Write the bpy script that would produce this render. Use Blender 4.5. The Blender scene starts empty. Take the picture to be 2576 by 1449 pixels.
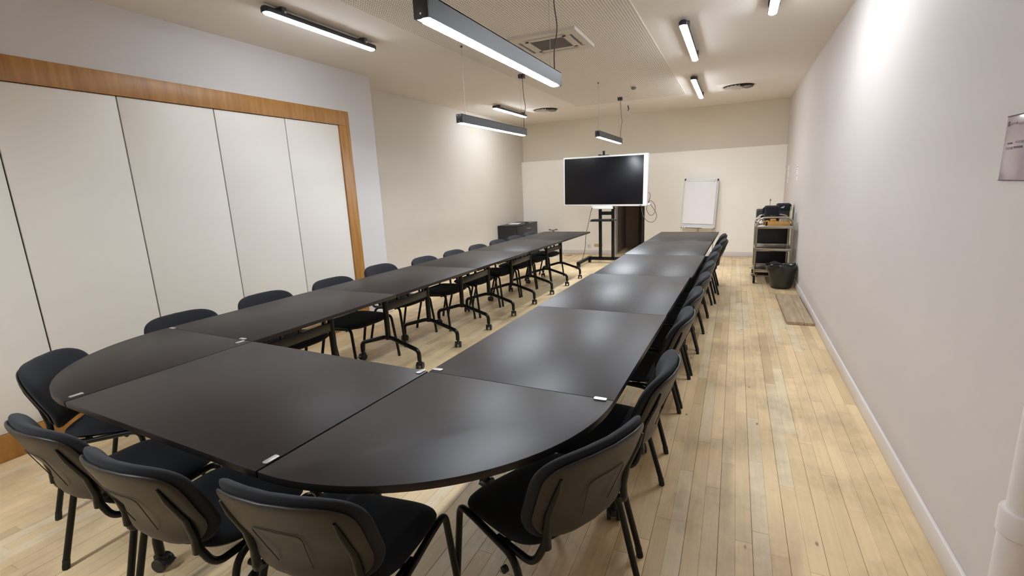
import bpy, bmesh, math, random
from mathutils import Vector, Matrix
random.seed(7)
sc = bpy.context.scene
COL = sc.collection
PI = math.pi

# ------------------------------------------------------------------ camera, world, exposure
W, H = 2576, 1449
F_PX, YAW, PITCH, ROLL, CAMZ = 1195.15, -0.44064, -0.20812, -0.04493, 1.514
_f = Vector((math.sin(YAW) * math.cos(PITCH), math.cos(YAW) * math.cos(PITCH), math.sin(PITCH)))
_r = Vector((math.cos(YAW), -math.sin(YAW), 0))
_u = _r.cross(_f)
_c, _s = math.cos(ROLL), math.sin(ROLL)
CR, CU = _c * _r + _s * _u, -_s * _r + _c * _u
cam_data = bpy.data.cameras.new('camera')
cam_data.sensor_width = 36.0
cam_data.lens = F_PX / W * 36.0
cam_data.clip_start = 0.02
cam = bpy.data.objects.new('camera', cam_data)
COL.objects.link(cam)
M = Matrix((CR, CU, -_f)).transposed().to_4x4()
M.translation = Vector((0, 0, CAMZ))
cam.matrix_world = M
sc.camera = cam

world = bpy.data.worlds.new('world')
sc.world = world
world.use_nodes = True
world.node_tree.nodes['Background'].inputs[0].default_value = (0.0, 0.0, 0.0, 1)
sc.view_settings.view_transform = 'Standard'
sc.view_settings.look = 'None'
sc.view_settings.gamma = 1
sc.view_settings.use_curve_mapping = False
sc.view_settings.exposure = 1.24
LAMP_BATTEN, LAMP_PENDANT = 24.0, 60.0
sc.cycles.max_bounces = 9
sc.cycles.diffuse_bounces = 7
sc.cycles.glossy_bounces = 3
sc.cycles.use_adaptive_sampling = True
sc.cycles.adaptive_threshold = 0.06
sc.cycles.use_light_tree = False
LAMP_COLOR = (0.885, 0.96, 1.05)


def project(p):
    q = Vector(p) - Vector((0, 0, CAMZ))
    z = q.dot(_f)
    if z < 0.05:
        return None
    return (W / 2 + F_PX * q.dot(CR) / z, H / 2 - F_PX * q.dot(CU) / z)


# ------------------------------------------------------------------ room numbers (metres)
XR, XL, XN = 0.81, -4.424, -4.006          # right wall, far left wall, near left wall
YB, YNEAR, YP = 10.19, -3.3, 4.79          # back wall, wall behind the camera, end of near left wall
HC, HP = 2.872, 2.06                        # ceiling, top of the lower back wall
ZT = 0.74                                   # table top height
TW, TL = 0.822, 1.2128                      # table depth, length
X0, Y1, AM, AL, AR = -2.409, 1.678, 0.0449, 0.0402, 0.0276
INS, SPAN = 0.305, 0.66


# ------------------------------------------------------------------ materials
def new_mat(name):
    m = bpy.data.materials.new(name)
    m.use_nodes = True
    nt = m.node_tree
    return m, nt, nt.nodes['Principled BSDF']


def mat(name, col, rough=0.5, metal=0.0, spec=0.5, noise=0.0, nscale=8.0, bump=0.0, bscale=60.0, sheen=0.0, coat=0.0,
        alpha=1.0, trans=0.0):
    m, nt, b = new_mat(name)
    b.inputs['Base Color'].default_value = (*col, 1)
    b.inputs['Roughness'].default_value = rough
    b.inputs['Metallic'].default_value = metal
    b.inputs['Specular IOR Level'].default_value = spec
    if sheen:
        b.inputs['Sheen Weight'].default_value = sheen
        b.inputs['Sheen Roughness'].default_value = 0.5
    if coat:
        b.inputs['Coat Weight'].default_value = coat
    if trans:
        b.inputs['Transmission Weight'].default_value = trans
    tc = nt.nodes.new('ShaderNodeTexCoord')
    if noise:
        n = nt.nodes.new('ShaderNodeTexNoise')
        n.inputs['Scale'].default_value = nscale
        n.inputs['Detail'].default_value = 5
        nt.links.new(tc.outputs['Object'], n.inputs['Vector'])
        r = nt.nodes.new('ShaderNodeValToRGB')
        r.color_ramp.elements[0].position = 0.3
        r.color_ramp.elements[1].position = 0.7
        r.color_ramp.elements[0].color = (*[c * (1 - noise) for c in col], 1)
        r.color_ramp.elements[1].color = (*[min(1, c * (1 + noise)) for c in col], 1)
        nt.links.new(n.outputs['Fac'], r.inputs['Fac'])
        nt.links.new(r.outputs['Color'], b.inputs['Base Color'])
    if bump:
        n2 = nt.nodes.new('ShaderNodeTexNoise')
        n2.inputs['Scale'].default_value = bscale
        n2.inputs['Detail'].default_value = 3
        nt.links.new(tc.outputs['Object'], n2.inputs['Vector'])
        bp = nt.nodes.new('ShaderNodeBump')
        bp.inputs['Strength'].default_value = bump
        bp.inputs['Distance'].default_value = 0.002
        nt.links.new(n2.outputs['Fac'], bp.inputs['Height'])
        nt.links.new(bp.outputs['Normal'], b.inputs['Normal'])
    return m


def mat_emit(name, strength):
    m, nt, b = new_mat(name)
    b.inputs['Base Color'].default_value = (0.9, 0.9, 0.9, 1)
    b.inputs['Emission Color'].default_value = (*LAMP_COLOR, 1)
    b.inputs['Emission Strength'].default_value = strength
    return m


def mat_wood(name, dark, light, scale=(1.2, 1.2, 14), rough=0.4):
    """straight-grained timber, grain along the axis with the smallest scale"""
    m, nt, b = new_mat(name)
    tc = nt.nodes.new('ShaderNodeTexCoord')
    mp = nt.nodes.new('ShaderNodeMapping')
    mp.inputs['Scale'].default_value = scale
    nt.links.new(tc.outputs['Object'], mp.inputs['Vector'])
    n = nt.nodes.new('ShaderNodeTexNoise')
    n.inputs['Scale'].default_value = 3
    n.inputs['Detail'].default_value = 6
    n.inputs['Distortion'].default_value = 0.4
    nt.links.new(mp.outputs['Vector'], n.inputs['Vector'])
    r = nt.nodes.new('ShaderNodeValToRGB')
    r.color_ramp.elements[0].position = 0.3
    r.color_ramp.elements[1].position = 0.72
    r.color_ramp.elements[0].color = (*dark, 1)
    r.color_ramp.elements[1].color = (*light, 1)
    nt.links.new(n.outputs['Fac'], r.inputs['Fac'])
    nt.links.new(r.outputs['Color'], b.inputs['Base Color'])
    b.inputs['Roughness'].default_value = rough
    return m


def mat_floor():
    m, nt, b = new_mat('maple_floor')
    N, L = nt.nodes.new, nt.links.new
    at = N('ShaderNodeAttribute')
    at.attribute_name = 'tone'
    tc = N('ShaderNodeTexCoord')
    mp = N('ShaderNodeMapping')
    mp.inputs['Scale'].default_value = (60, 3.0, 1)
    L(tc.outputs['Object'], mp.inputs['Vector'])
    g = N('ShaderNodeTexNoise')
    g.inputs['Scale'].default_value = 1.0
    g.inputs['Detail'].default_value = 4
    L(mp.outputs['Vector'], g.inputs['Vector'])
    gr = N('ShaderNodeMapRange')
    gr.inputs['To Min'].default_value = 0.86
    gr.inputs['To Max'].default_value = 1.12
    L(g.outputs['Fac'], gr.inputs['Value'])
    mul = N('ShaderNodeMixRGB')
    mul.blend_type = 'MULTIPLY'
    mul.inputs['Fac'].default_value = 1
    L(at.outputs['Color'], mul.inputs['Color1'])
    L(gr.outputs['Result'], mul.inputs['Color2'])
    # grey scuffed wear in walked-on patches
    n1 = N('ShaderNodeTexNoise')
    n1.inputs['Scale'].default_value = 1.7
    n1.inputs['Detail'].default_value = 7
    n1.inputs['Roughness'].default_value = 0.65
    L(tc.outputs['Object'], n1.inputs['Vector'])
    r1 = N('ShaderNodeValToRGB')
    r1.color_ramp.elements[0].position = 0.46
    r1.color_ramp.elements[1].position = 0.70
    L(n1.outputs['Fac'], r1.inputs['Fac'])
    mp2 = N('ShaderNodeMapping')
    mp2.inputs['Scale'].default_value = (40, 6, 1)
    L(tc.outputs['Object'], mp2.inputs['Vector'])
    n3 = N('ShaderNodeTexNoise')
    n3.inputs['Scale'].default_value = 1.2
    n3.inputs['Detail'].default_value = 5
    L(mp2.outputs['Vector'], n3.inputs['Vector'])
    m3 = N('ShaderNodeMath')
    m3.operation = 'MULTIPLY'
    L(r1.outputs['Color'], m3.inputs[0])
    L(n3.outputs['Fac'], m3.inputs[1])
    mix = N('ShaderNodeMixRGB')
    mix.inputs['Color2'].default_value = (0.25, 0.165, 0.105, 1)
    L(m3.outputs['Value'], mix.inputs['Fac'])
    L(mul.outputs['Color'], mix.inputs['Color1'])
    # small dark knots and scratches
    mp4 = N('ShaderNodeMapping')
    mp4.inputs['Scale'].default_value = (7, 3, 1)
    L(tc.outputs['Object'], mp4.inputs['Vector'])
    v = N('ShaderNodeTexVoronoi')
    v.inputs['Scale'].default_value = 1.0
    L(mp4.outputs['Vector'], v.inputs['Vector'])
    r4 = N('ShaderNodeValToRGB')
    r4.color_ramp.elements[0].position = 0.025
    r4.color_ramp.elements[1].position = 0.06
    r4.color_ramp.elements[0].color = (1, 1, 1, 1)
    r4.color_ramp.elements[1].color = (0, 0, 0, 1)
    L(v.outputs['Distance'], r4.inputs['Fac'])
    m5 = N('ShaderNodeMath')
    m5.operation = 'MULTIPLY'
    m5.inputs[1].default_value = 0.75
    L(r4.outputs['Color'], m5.inputs[0])
    mix2 = N('ShaderNodeMixRGB')
    mix2.inputs['Color2'].default_value = (0.09, 0.05, 0.025, 1)
    L(m5.outputs['Value'], mix2.inputs['Fac'])
    L(mix.outputs['Color'], mix2.inputs['Color1'])
    L(mix2.outputs['Color'], b.inputs['Base Color'])
    b.inputs['Roughness'].default_value = 0.42
    b.inputs['Specular IOR Level'].default_value = 0.35
    return m


def mat_perforated(col):
    m, nt, b = new_mat('perforated_plasterboard')
    N, L = nt.nodes.new, nt.links.new
    tc = N('ShaderNodeTexCoord')
    sx = N('ShaderNodeSeparateXYZ')
    L(tc.outputs['Object'], sx.inputs[0])
    outs = []
    for ax in (0, 1):
        a = N('ShaderNodeMath'); a.operation = 'MULTIPLY'; a.inputs[1].default_value = 1 / 0.023
        L(sx.outputs[ax], a.inputs[0])
        fr = N('ShaderNodeMath'); fr.operation = 'FRACT'; L(a.outputs[0], fr.inputs[0])
        s = N('ShaderNodeMath'); s.operation = 'SUBTRACT'; s.inputs[1].default_value = 0.5; L(fr.outputs[0], s.inputs[0])
        p = N('ShaderNodeMath'); p.operation = 'POWER'; p.inputs[1].default_value = 2; 
        ab = N('ShaderNodeMath'); ab.operation = 'ABSOLUTE'; L(s.outputs[0], ab.inputs[0]); L(ab.outputs[0], p.inputs[0])
        outs.append(p)
    ad = N('ShaderNodeMath'); ad.operation = 'ADD'
    L(outs[0].outputs[0], ad.inputs[0]); L(outs[1].outputs[0], ad.inputs[1])
    lt = N('ShaderNodeMath'); lt.operation = 'LESS_THAN'; lt.inputs[1].default_value = 0.052
    L(ad.outputs[0], lt.inputs[0])
    mx = N('ShaderNodeMixRGB')
    mx.inputs['Color1'].default_value = (*col, 1)
    mx.inputs['Color2'].default_value = (0.16, 0.125, 0.10, 1)
    L(lt.outputs[0], mx.inputs['Fac'])
    L(mx.outputs['Color'], b.inputs['Base Color'])
    b.inputs['Roughness'].default_value = 0.9
    return m


WALLC = (0.60, 0.545, 0.47)
MT = dict(
    wall=mat('wall_paint', WALLC, 0.75, noise=0.015, nscale=2.5, bump=0.08, bscale=180, spec=0.3),
    wall_right=mat('wall_paint_right', (0.595, 0.54, 0.505), 0.6, noise=0.02, nscale=1.5, bump=0.08, bscale=180, spec=0.3),
    lining=mat('wall_lining_paint', (0.90, 0.86, 0.785), 0.7, noise=0.01, nscale=2, spec=0.3),
    wall_near=mat('wall_paint_cool', (0.62, 0.59, 0.58), 0.75, noise=0.01, nscale=2, spec=0.3),
    wall_upper=mat('wall_paint_upper', (0.72, 0.66, 0.55), 0.85, noise=0.02, nscale=2, spec=0.2),
    ceiling=mat('ceiling_paint', (0.82, 0.775, 0.725), 0.9, spec=0.2),
    perforated=mat_perforated((0.82, 0.775, 0.725)),
    trim=mat('gloss_trim', (0.70, 0.65, 0.62), 0.3),
    panel=mat('panel_laminate', (0.80, 0.765, 0.70), 0.45, spec=0.4, noise=0.01, nscale=1.5),
    groove=mat('dark_groove', (0.05, 0.03, 0.02), 0.7),
    oak_v=mat_wood('honey_oak_upright', (0.33, 0.145, 0.032), (0.47, 0.235, 0.062), (9, 9, 0.8)),
    oak_h=mat_wood('honey_oak_level', (0.33, 0.145, 0.032), (0.47, 0.235, 0.062), (9, 6, 2)),
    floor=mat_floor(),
    subfloor=mat('dark_subfloor', (0.06, 0.035, 0.02), 0.9),
    table=mat('wenge_laminate', (0.0145, 0.0098, 0.009), 0.43, spec=0.34, noise=0.12, nscale=30),
    table_edge=mat('wenge_edge', (0.008, 0.0055, 0.0045), 0.35),
    fabric=mat('black_fabric', (0.018, 0.0195, 0.023), 0.95, spec=0.2, bump=0.3, bscale=900, sheen=0.08),
    shell=mat('charcoal_plastic', (0.022, 0.0165, 0.014), 0.42, spec=0.45, bump=0.1, bscale=500),
    tube=mat('black_powder_coat', (0.004, 0.004, 0.004), 0.34, spec=0.3),
    rubber=mat('black_rubber', (0.008, 0.008, 0.008), 0.7),
    wheel=mat('black_nylon', (0.014, 0.014, 0.014), 0.45),
    clip=mat('satin_nickel', (0.62, 0.60, 0.58), 0.35, metal=0.85),
    lamp_body=mat('lamp_graphite', (0.022, 0.022, 0.026), 0.4),
    lamp_clamp=mat('lamp_clamp_grey', (0.08, 0.08, 0.085), 0.45),
    batten_glow=mat_emit('batten_diffuser', LAMP_BATTEN),
    pendant_glow=mat_emit('pendant_diffuser', LAMP_PENDANT),
    batten_new=mat_emit('batten_diffuser_new', LAMP_BATTEN * 1.7),
    pendant_new=mat_emit('pendant_diffuser_new', LAMP_PENDANT * 1.6),
    wire=mat('steel_wire', (0.35, 0.33, 0.31), 0.4, metal=0.7),
    cord=mat('grey_cord', (0.10, 0.085, 0.075), 0.6),
    plastic_white=mat('white_plastic', (0.70, 0.69, 0.67), 0.35),
    ac_white=mat('cream_grille_plastic', (0.62, 0.57, 0.52), 0.5),
    ac_dark=mat('grille_grey', (0.17, 0.15, 0.16), 0.6),
    slot=mat('slot_black', (0.02, 0.017, 0.016), 0.8),
    screen=mat('display_glass', (0.004, 0.004, 0.006), 0.32, spec=0.25),
    black=mat('satin_black', (0.008, 0.008, 0.010), 0.4),
    cabinet=mat('black_ash', (0.012, 0.012, 0.014), 0.38, noise=0.2, nscale=20),
    chrome=mat('stainless_steel', (0.46, 0.41, 0.35), 0.28, metal=1.0),
    paper=mat('paper_white', (0.78, 0.75, 0.75), 0.7, noise=0.01, nscale=6),
    sleeve=mat('mauve_sleeve', (0.42, 0.33, 0.36), 0.16, spec=0.6, noise=0.08, nscale=9),
    ink=mat('grey_ink', (0.10, 0.07, 0.09), 0.7),
    ink_pale=mat('pale_ink', (0.26, 0.20, 0.21), 0.7),
    bag=mat('bin_liner_film', (0.012, 0.011, 0.011), 0.22, spec=0.7, bump=0.9, bscale=22),
    bin=mat('bin_black', (0.010, 0.009, 0.009), 0.5),
    ochre=mat('ochre_basket', (0.55, 0.31, 0.07), 0.55, noise=0.15, nscale=30),
    glass=mat('smoked_jar', (0.45, 0.38, 0.26), 0.12, spec=0.6),
    board=mat_wood('weathered_board', (0.34, 0.245, 0.15), (0.50, 0.385, 0.25), (10, 1.0, 10), 0.75),
    yellowed=mat('yellowed_plastic', (0.55, 0.47, 0.26), 0.5),
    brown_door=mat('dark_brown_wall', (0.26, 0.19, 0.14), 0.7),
    lime=mat('lime_edge', (0.42, 0.52, 0.22), 0.6),
    kraft=mat('kraft_card', (0.46, 0.34, 0.20), 0.8),
    red=mat('red_tape', (0.50, 0.12, 0.06), 0.6),
)


# ------------------------------------------------------------------ mesh helpers
class MB:
    def __init__(self):
        self.v, self.f = [], []

    def add(self, vs, fs):
        o = len(self.v)
        self.v += [tuple(p) for p in vs]
        self.f += [tuple(i + o for i in q) for q in fs]
        return self

    def box(self, lo, hi, rot=None, about=None):
        vs = [Vector((x, y, z)) for z in (lo[2], hi[2]) for y in (lo[1], hi[1]) for x in (lo[0], hi[0])]
        if rot is not None:
            c = Vector(about) if about is not None else (Vector(lo) + Vector(hi)) / 2
            vs = [c + rot @ (p - c) for p in vs]
        return self.add(vs, [(0, 2, 3, 1), (4, 5, 7, 6), (0, 1, 5, 4), (2, 6, 7, 3), (0, 4, 6, 2), (1, 3, 7, 5)])

    def prism(self, poly, z0, z1):
        n = len(poly)
        vs = [(x, y, z0) for x, y in poly] + [(x, y, z1) for x, y in poly]
        fs = [tuple(range(n - 1, -1, -1)), tuple(range(n, 2 * n))]
        fs += [(i, (i + 1) % n, n + (i + 1) % n, n + i) for i in range(n)]
        return self.add(vs, fs)

    def tube(self, path, r, n=10, flat=1.0, up=None, caps=True):
        """r: radius or list of radii; flat: squash along the frame's second axis"""
        P = [Vector(p) for p in path]
        k = len(P)
        R = r if isinstance(r, (list, tuple)) else [r] * k
        vs = []
        t0 = (P[1] - P[0]).normalized()
        a = Vector(up) if up is not None else (Vector((0, 0, 1)) if abs(t0.z) < 0.9 else Vector((1, 0, 0)))
        nrm = (a - t0 * a.dot(t0)).normalized()
        for i in range(k):
            t = ((P[min(i + 1, k - 1)] - P[i]).normalized() + (P[i] - P[max(i - 1, 0)]).normalized())
            t = t.normalized() if t.length > 1e-6 else t0
            nrm = (nrm - t * nrm.dot(t)).normalized()
            bi = t.cross(nrm)
            for j in range(n):
                an = 2 * PI * j / n
                vs.append(P[i] + nrm * math.cos(an) * R[i] + bi * math.sin(an) * R[i] * flat)
        fs = []
        for i in range(k - 1):
            for j in range(n):
                j2 = (j + 1) % n
                fs.append((i * n + j, i * n + j2, (i + 1) * n + j2, (i + 1) * n + j))
        if caps:
            fs.append(tuple(range(n - 1, -1, -1)))
            fs.append(tuple(range((k - 1) * n, k * n)))
        return self.add(vs, fs)

    def cyl(self, a, b, r, n=16, r2=None):
        return self.tube([a, b], [r, r if r2 is None else r2], n)

    def lathe(self, prof, n=24, origin=(0, 0, 0), axis='z'):
        vs, fs = [], []
        k = len(prof)
        for r, z in prof:
            for j in range(n):
                a = 2 * PI * j / n
                x, y = r * math.cos(a), r * math.sin(a)
                p = {'z': (x, y, z), 'x': (z, x, y), 'y': (x, z, y)}[axis]
                vs.append(Vector(origin) + Vector(p))
        for i in range(k - 1):
            for j in range(n):
                j2 = (j + 1) % n
                fs.append((i * n + j, i * n + j2, (i + 1) * n + j2, (i + 1) * n + j))
        fs.append(tuple(range(n - 1, -1, -1)))
        fs.append(tuple(range((k - 1) * n, k * n)))
        return self.add(vs, fs)

    def mesh(self, name, m, bevel=0.0, seg=2, smooth=True, angle=40):
        me = bpy.data.meshes.new(name)
        me.from_pydata(self.v, [], self.f)
        bm = bmesh.new()
        bm.from_mesh(me)
        bmesh.ops.recalc_face_normals(bm, faces=bm.faces)
        if bevel:
            es = [e for e in bm.edges if len(e.link_faces) == 2 and e.calc_face_angle(0) > math.radians(35)]
            bmesh.ops.bevel(bm, geom=es, offset=bevel, segments=seg, affect='EDGES', profile=0.5)
        bm.to_mesh(me)
        bm.free()
        if smooth:
            for p in me.polygons:
                p.use_smooth = True
            me.set_sharp_from_angle(angle=math.radians(angle))
        me.materials.append(m)
        return me

    def obj(self, name, m, parent=None, **k):
        return link(name, self.mesh(name, m, **k), parent)


def link(name, me, parent=None):
    o = bpy.data.objects.new(name, me)
    COL.objects.link(o)
    if parent is not None:
        o.parent = parent
    return o


def box(name, lo, hi, m, parent=None, bevel=0.0, **k):
    return MB().box(lo, hi).obj(name, m, parent, bevel=bevel, **k)


def tag(o, label, cat, group=None):
    o['label'] = label
    o['category'] = cat
    if group:
        o['group'] = group
    return o


def struct(o, label=None):
    o['kind'] = 'structure'
    if label:
        o['label'] = label
    return o


def thing(name, label, cat, loc=(0, 0, 0), rz=0.0, group=None):
    o = bpy.data.objects.new(name, None)
    o.empty_display_size = 0.1
    COL.objects.link(o)
    o.location = loc
    o.rotation_euler = (0, 0, rz)
    return tag(o, label, cat, group)


def copy_tree(o, parent=None):
    c = o.copy()
    COL.objects.link(c)
    if parent is not None:
        c.parent = parent
    for ch in list(o.children):
        copy_tree(ch, c)
    return c


def arc_path(pts, radius=0.04, seg=6):
    """polyline with rounded corners"""
    P = [Vector(p) for p in pts]
    out = [P[0]]
    for i in range(1, len(P) - 1):
        a, b, c = P[i - 1], P[i], P[i + 1]
        d1, d2 = (a - b), (c - b)
        r = min(radius, d1.length * 0.45, d2.length * 0.45)
        p, q = b + d1.normalized() * r, b + d2.normalized() * r
        for k in range(seg + 1):
            t = k / seg
            out.append((1 - t) ** 2 * p + 2 * t * (1 - t) * b + t * t * q)
    out.append(P[-1])
    return out


def smooth_path(pts, seg=8):
    """Catmull-Rom through the points"""
    P = [Vector(p) for p in pts]
    P = [2 * P[0] - P[1]] + P + [2 * P[-1] - P[-2]]
    out = []
    for i in range(1, len(P) - 2):
        a, b, c, d = P[i - 1], P[i], P[i + 1], P[i + 2]
        for k in range(seg):
            t = k / seg
            out.append(0.5 * ((2 * b) + (c - a) * t + (2 * a - 5 * b + 4 * c - d) * t * t + (3 * b - a - 3 * c + d) * t ** 3))
    out.append(P[-2])
    return out


# ------------------------------------------------------------------ room shell
slab = struct(box('floor', (XL - 0.3, YNEAR - 0.2, -0.06), (XR + 0.3, 11.6, -0.012), MT['subfloor']), 'pale maple strip floor with grey scuffed wear')

ceiling = struct(box('ceiling', (XL - 0.3, YNEAR - 0.2, HC), (XR + 0.3, YB + 0.4, HC + 0.1), MT['ceiling']), 'cream painted ceiling')
box('acoustic_panel', (-2.62, -0.6, HC - 0.004), (-0.80, 8.62, HC + 0.002), MT['perforated'], ceiling)

wall_right = struct(box('wall_right', (XR, YNEAR - 0.2, 0), (XR + 0.15, YB + 0.3, HC), MT['wall_right']), 'plain cream wall along the walkway')
struct(MB().prism([(XR - 0.016, YNEAR), (XR, YNEAR), (XR, YB), (XR - 0.016, YB)], 0, 0.098).obj('baseboard_right', MT['trim'], bevel=0.004), 'white gloss skirting board below the plain cream wall')

# near left wall: oak-framed white partition panels
wall_left = struct(box('wall_left', (XN - 0.5, YNEAR - 0.2, 0), (XN - 0.022, YP - 0.001, HC), MT['groove']), 'near wall with oak-framed white partition panels')
PY0, PY1, FY1, PZ0, PZ1, FZ1 = -0.74, 4.2026, 4.3597, 0.165, 2.2725, 2.425
XF = XN
box('plaster_band', (XN - 0.03, YNEAR, FZ1), (XN, YP, HC), MT['wall_near'], wall_left)
box('plaster_pier', (XN - 0.03, FY1, 0), (XN, YP, FZ1), MT['wall_near'], wall_left)
box('plaster_end', (XL - 0.05, YP - 0.03, 0), (XN - 0.03, YP, HC), MT['wall_near'], wall_left)
box('plaster_pier', (XN - 0.03, YNEAR, 0), (XN, PY0 - 0.157, FZ1), MT['wall_near'], wall_left)
box('oak_head', (XN - 0.02, PY0 - 0.157, PZ1), (XN + 0.012, FY1, FZ1), MT['oak_v'], wall_left, bevel=0.002)
box('oak_jamb', (XN - 0.02, PY1, 0), (XN + 0.012, FY1, PZ1), MT['oak_v'], wall_left, bevel=0.002)
box('oak_jamb', (XN - 0.02, PY0 - 0.157, 0), (XN + 0.012, PY0, PZ1), MT['oak_v'], wall_left, bevel=0.002)
box('oak_sill', (XN - 0.02, PY0, 0), (XN + 0.012, PY1, PZ0), MT['oak_h'], wall_left, bevel=0.002)
joints = [PY0, -0.03, 0.69, 1.4054, 2.0824, 2.7899, 3.499, PY1]
for a, b in zip(joints[:-1], joints[1:]):
    box('partition_panel', (XN - 0.021, a + 0.005, PZ0 + 0.003), (XN - 0.003, b - 0.005, PZ1 - 0.004), MT['panel'], wall_left, bevel=0.0015)
struct(box('baseboard_near', (XN, FY1, 0), (XN + 0.014, YP, 0.095), MT['trim'], bevel=0.004), 'short white skirting board beside the oak frame')

wall_far = struct(box('wall_far_left', (XL - 0.15, YP - 0.03, 0), (XL, YB + 0.3, HC), MT['wall']), 'recessed cream wall beyond the partition')
struct(box('baseboard_left', (XL, YP, 0), (XL + 0.014, YB, 0.095), MT['trim'], bevel=0.004), 'white skirting board of the recessed wall')

# back wall: proud lower lining with a doorway, plain wall above
DX0, DX1, DZ = -2.31, -1.69, 2.0
wall_back = struct(box('wall_back', (XL - 0.1, YB + 0.10, HP - 0.04), (XR + 0.1, YB + 0.22, HC), MT['wall_upper']), 'back wall with a proud lower lining')
for n, (xa, xb, za, zb) in enumerate([(XL - 0.1, DX0, 0, HP), (DX1, XR + 0.1, 0, HP), (DX0, DX1, DZ, HP)]):
    box('lower_lining', (xa, YB, za), (xb, YB + 0.22, zb), MT['lining'], wall_back)
struct(box('baseboard_back', (XL, YB - 0.014, 0), (DX0 - 0.01, YB, 0.095), MT['trim'], bevel=0.004), 'white skirting board left of the doorway')
struct(box('baseboard_back', (DX1, YB - 0.014, 0), (XR, YB, 0.095), MT['trim'], bevel=0.004), 'white skirting board right of the doorway')
# dim lobby behind the doorway
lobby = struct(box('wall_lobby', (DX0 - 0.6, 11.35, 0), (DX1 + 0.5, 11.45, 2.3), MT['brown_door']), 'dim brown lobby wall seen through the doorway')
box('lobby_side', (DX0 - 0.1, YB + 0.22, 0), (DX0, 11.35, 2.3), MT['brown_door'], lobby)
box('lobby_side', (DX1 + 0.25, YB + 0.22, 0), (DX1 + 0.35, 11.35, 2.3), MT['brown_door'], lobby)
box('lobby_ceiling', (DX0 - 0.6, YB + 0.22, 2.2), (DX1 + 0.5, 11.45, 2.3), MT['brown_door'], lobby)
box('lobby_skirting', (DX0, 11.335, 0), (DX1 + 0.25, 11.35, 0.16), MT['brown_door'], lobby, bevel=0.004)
door = thing('door_leaf', 'black door leaf standing open inside the doorway', 'door', (DX1 - 0.02, YB + 0.03, 0), 0)
box('leaf', (-0.04, 0, 0.01), (0.0, 0.72, DZ - 0.01), MT['black'], door, bevel=0.002)
MB().cyl((-0.04, 0.65, 1.0), (-0.09, 0.65, 1.0), 0.01).cyl((-0.085, 0.66, 1.0), (-0.085, 0.54, 1.0), 0.009).obj('handle', MT['chrome'], door)
door.rotation_euler = (0, 0, math.radians(15))
box('jamb_lining', (DX0 - 0.001, YB - 0.002, 0), (DX0 + 0.012, YB + 0.22, DZ), MT['trim'], wall_back)

wall_front = struct(box('wall_front', (XN - 0.5, YNEAR - 0.2, 0), (XR + 0.2, YNEAR, HC), MT['wall']), 'wall behind the camera')

# ------------------------------------------------------------------ floor strips
def shade_tone():
    t = random.random()
    base = Vector((0.79, 0.598, 0.345))
    k = random.choice([0.91, 0.95, 0.98, 1.0, 1.0, 1.03, 1.05, 1.08])
    c = base * k
    if t < 0.12:
        c = Vector((0.80, 0.655, 0.43))
    elif t > 0.9:
        c = Vector((0.66, 0.49, 0.275))
    return (c.x, c.y, c.z, 1)


def on_table(x, y):
    """rough footprint of the tables on plan"""
    t = y - Y1
    return (X0 - TW + AL * t < x < X0 + AL * t and Y1 < y < 7.75) or (-1.186 + AR * t < x < -1.186 + TW + AR * t and 1.6 < y < 7.7) \
        or (X0 - 0.5 < x < -0.7 and 0.8 < y < 1.65)


def strip_score(xa, xb, ya, yb):
    ps = [project((x, y, 0)) for x, y in ((xa, ya), (xb, ya), (xb, yb), (xa, yb))]
    if any(p is None for p in ps):
        return 0
    pc = project(((xa + xb) / 2, (ya + yb) / 2, 0))
    if not (-20 < pc[0] < W + 20 and -20 < pc[1] < H + 60):
        return 0
    k = (CAMZ - ZT) / CAMZ
    cx, cy = (xa + xb) / 2 * k, (ya + yb) / 2 * k
    if on_table(cx, cy):
        return 0
    ar = 0
    for i in range(4):
        (x1, y1), (x2, y2) = ps[i], ps[(i + 1) % 4]
        ar += x1 * y2 - x2 * y1
    return abs(ar) / 2


strips = []
SW = 0.0665
x, col = XR - 0.010, 0
while x > XL:
    y = YNEAR - random.random()
    while y < 11.4:
        ln = random.uniform(0.45, 1.35)
        ya, yb = max(y, YNEAR), min(y + ln, 11.4)
        if yb - ya > 0.02:
            g0 = 0.0007 if col % 2 == 0 else 0.0002
            g1 = 0.0007 if col % 2 == 1 else 0.0002
            strips.append((x - SW + g1, x - g0, ya + 0.0004, yb - 0.0004, random.uniform(-0.0006, 0.0), shade_tone()))
        y += ln
    x -= SW
    col += 1
strips.sort(key=lambda s: -strip_score(*s[:4]))


def strip_mesh(name, ss):
    mb = MB()
    cols = []
    for xa, xb, ya, yb, dz, c in ss:
        b = 0.0006
        z0, z1 = -0.012, dz
        vs = [(xa, ya, z0), (xb, ya, z0), (xb, yb, z0), (xa, yb, z0),
              (xa, ya, z1 - b), (xb, ya, z1 - b), (xb, yb, z1 - b), (xa, yb, z1 - b),
              (xa + b, ya + b, z1), (xb - b, ya + b, z1), (xb - b, yb - b, z1), (xa + b, yb - b, z1)]
        fs = [(8, 9, 10, 11)]
        for i in range(4):
            j = (i + 1) % 4
            fs += [(i, j, 4 + j, 4 + i), (4 + i, 4 + j, 8 + j, 8 + i)]
        mb.add(vs, fs)
        cols += [c] * 12
    me = bpy.data.meshes.new(name)
    me.from_pydata(mb.v, [], mb.f)
    at = me.color_attributes.new('tone', 'FLOAT_COLOR', 'POINT')
    at.data.foreach_set('color', [v for c in cols for v in c])
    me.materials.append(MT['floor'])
    return me


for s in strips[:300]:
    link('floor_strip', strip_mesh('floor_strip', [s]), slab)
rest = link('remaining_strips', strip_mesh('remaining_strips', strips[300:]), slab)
rest['kind'] = 'stuff'

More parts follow.
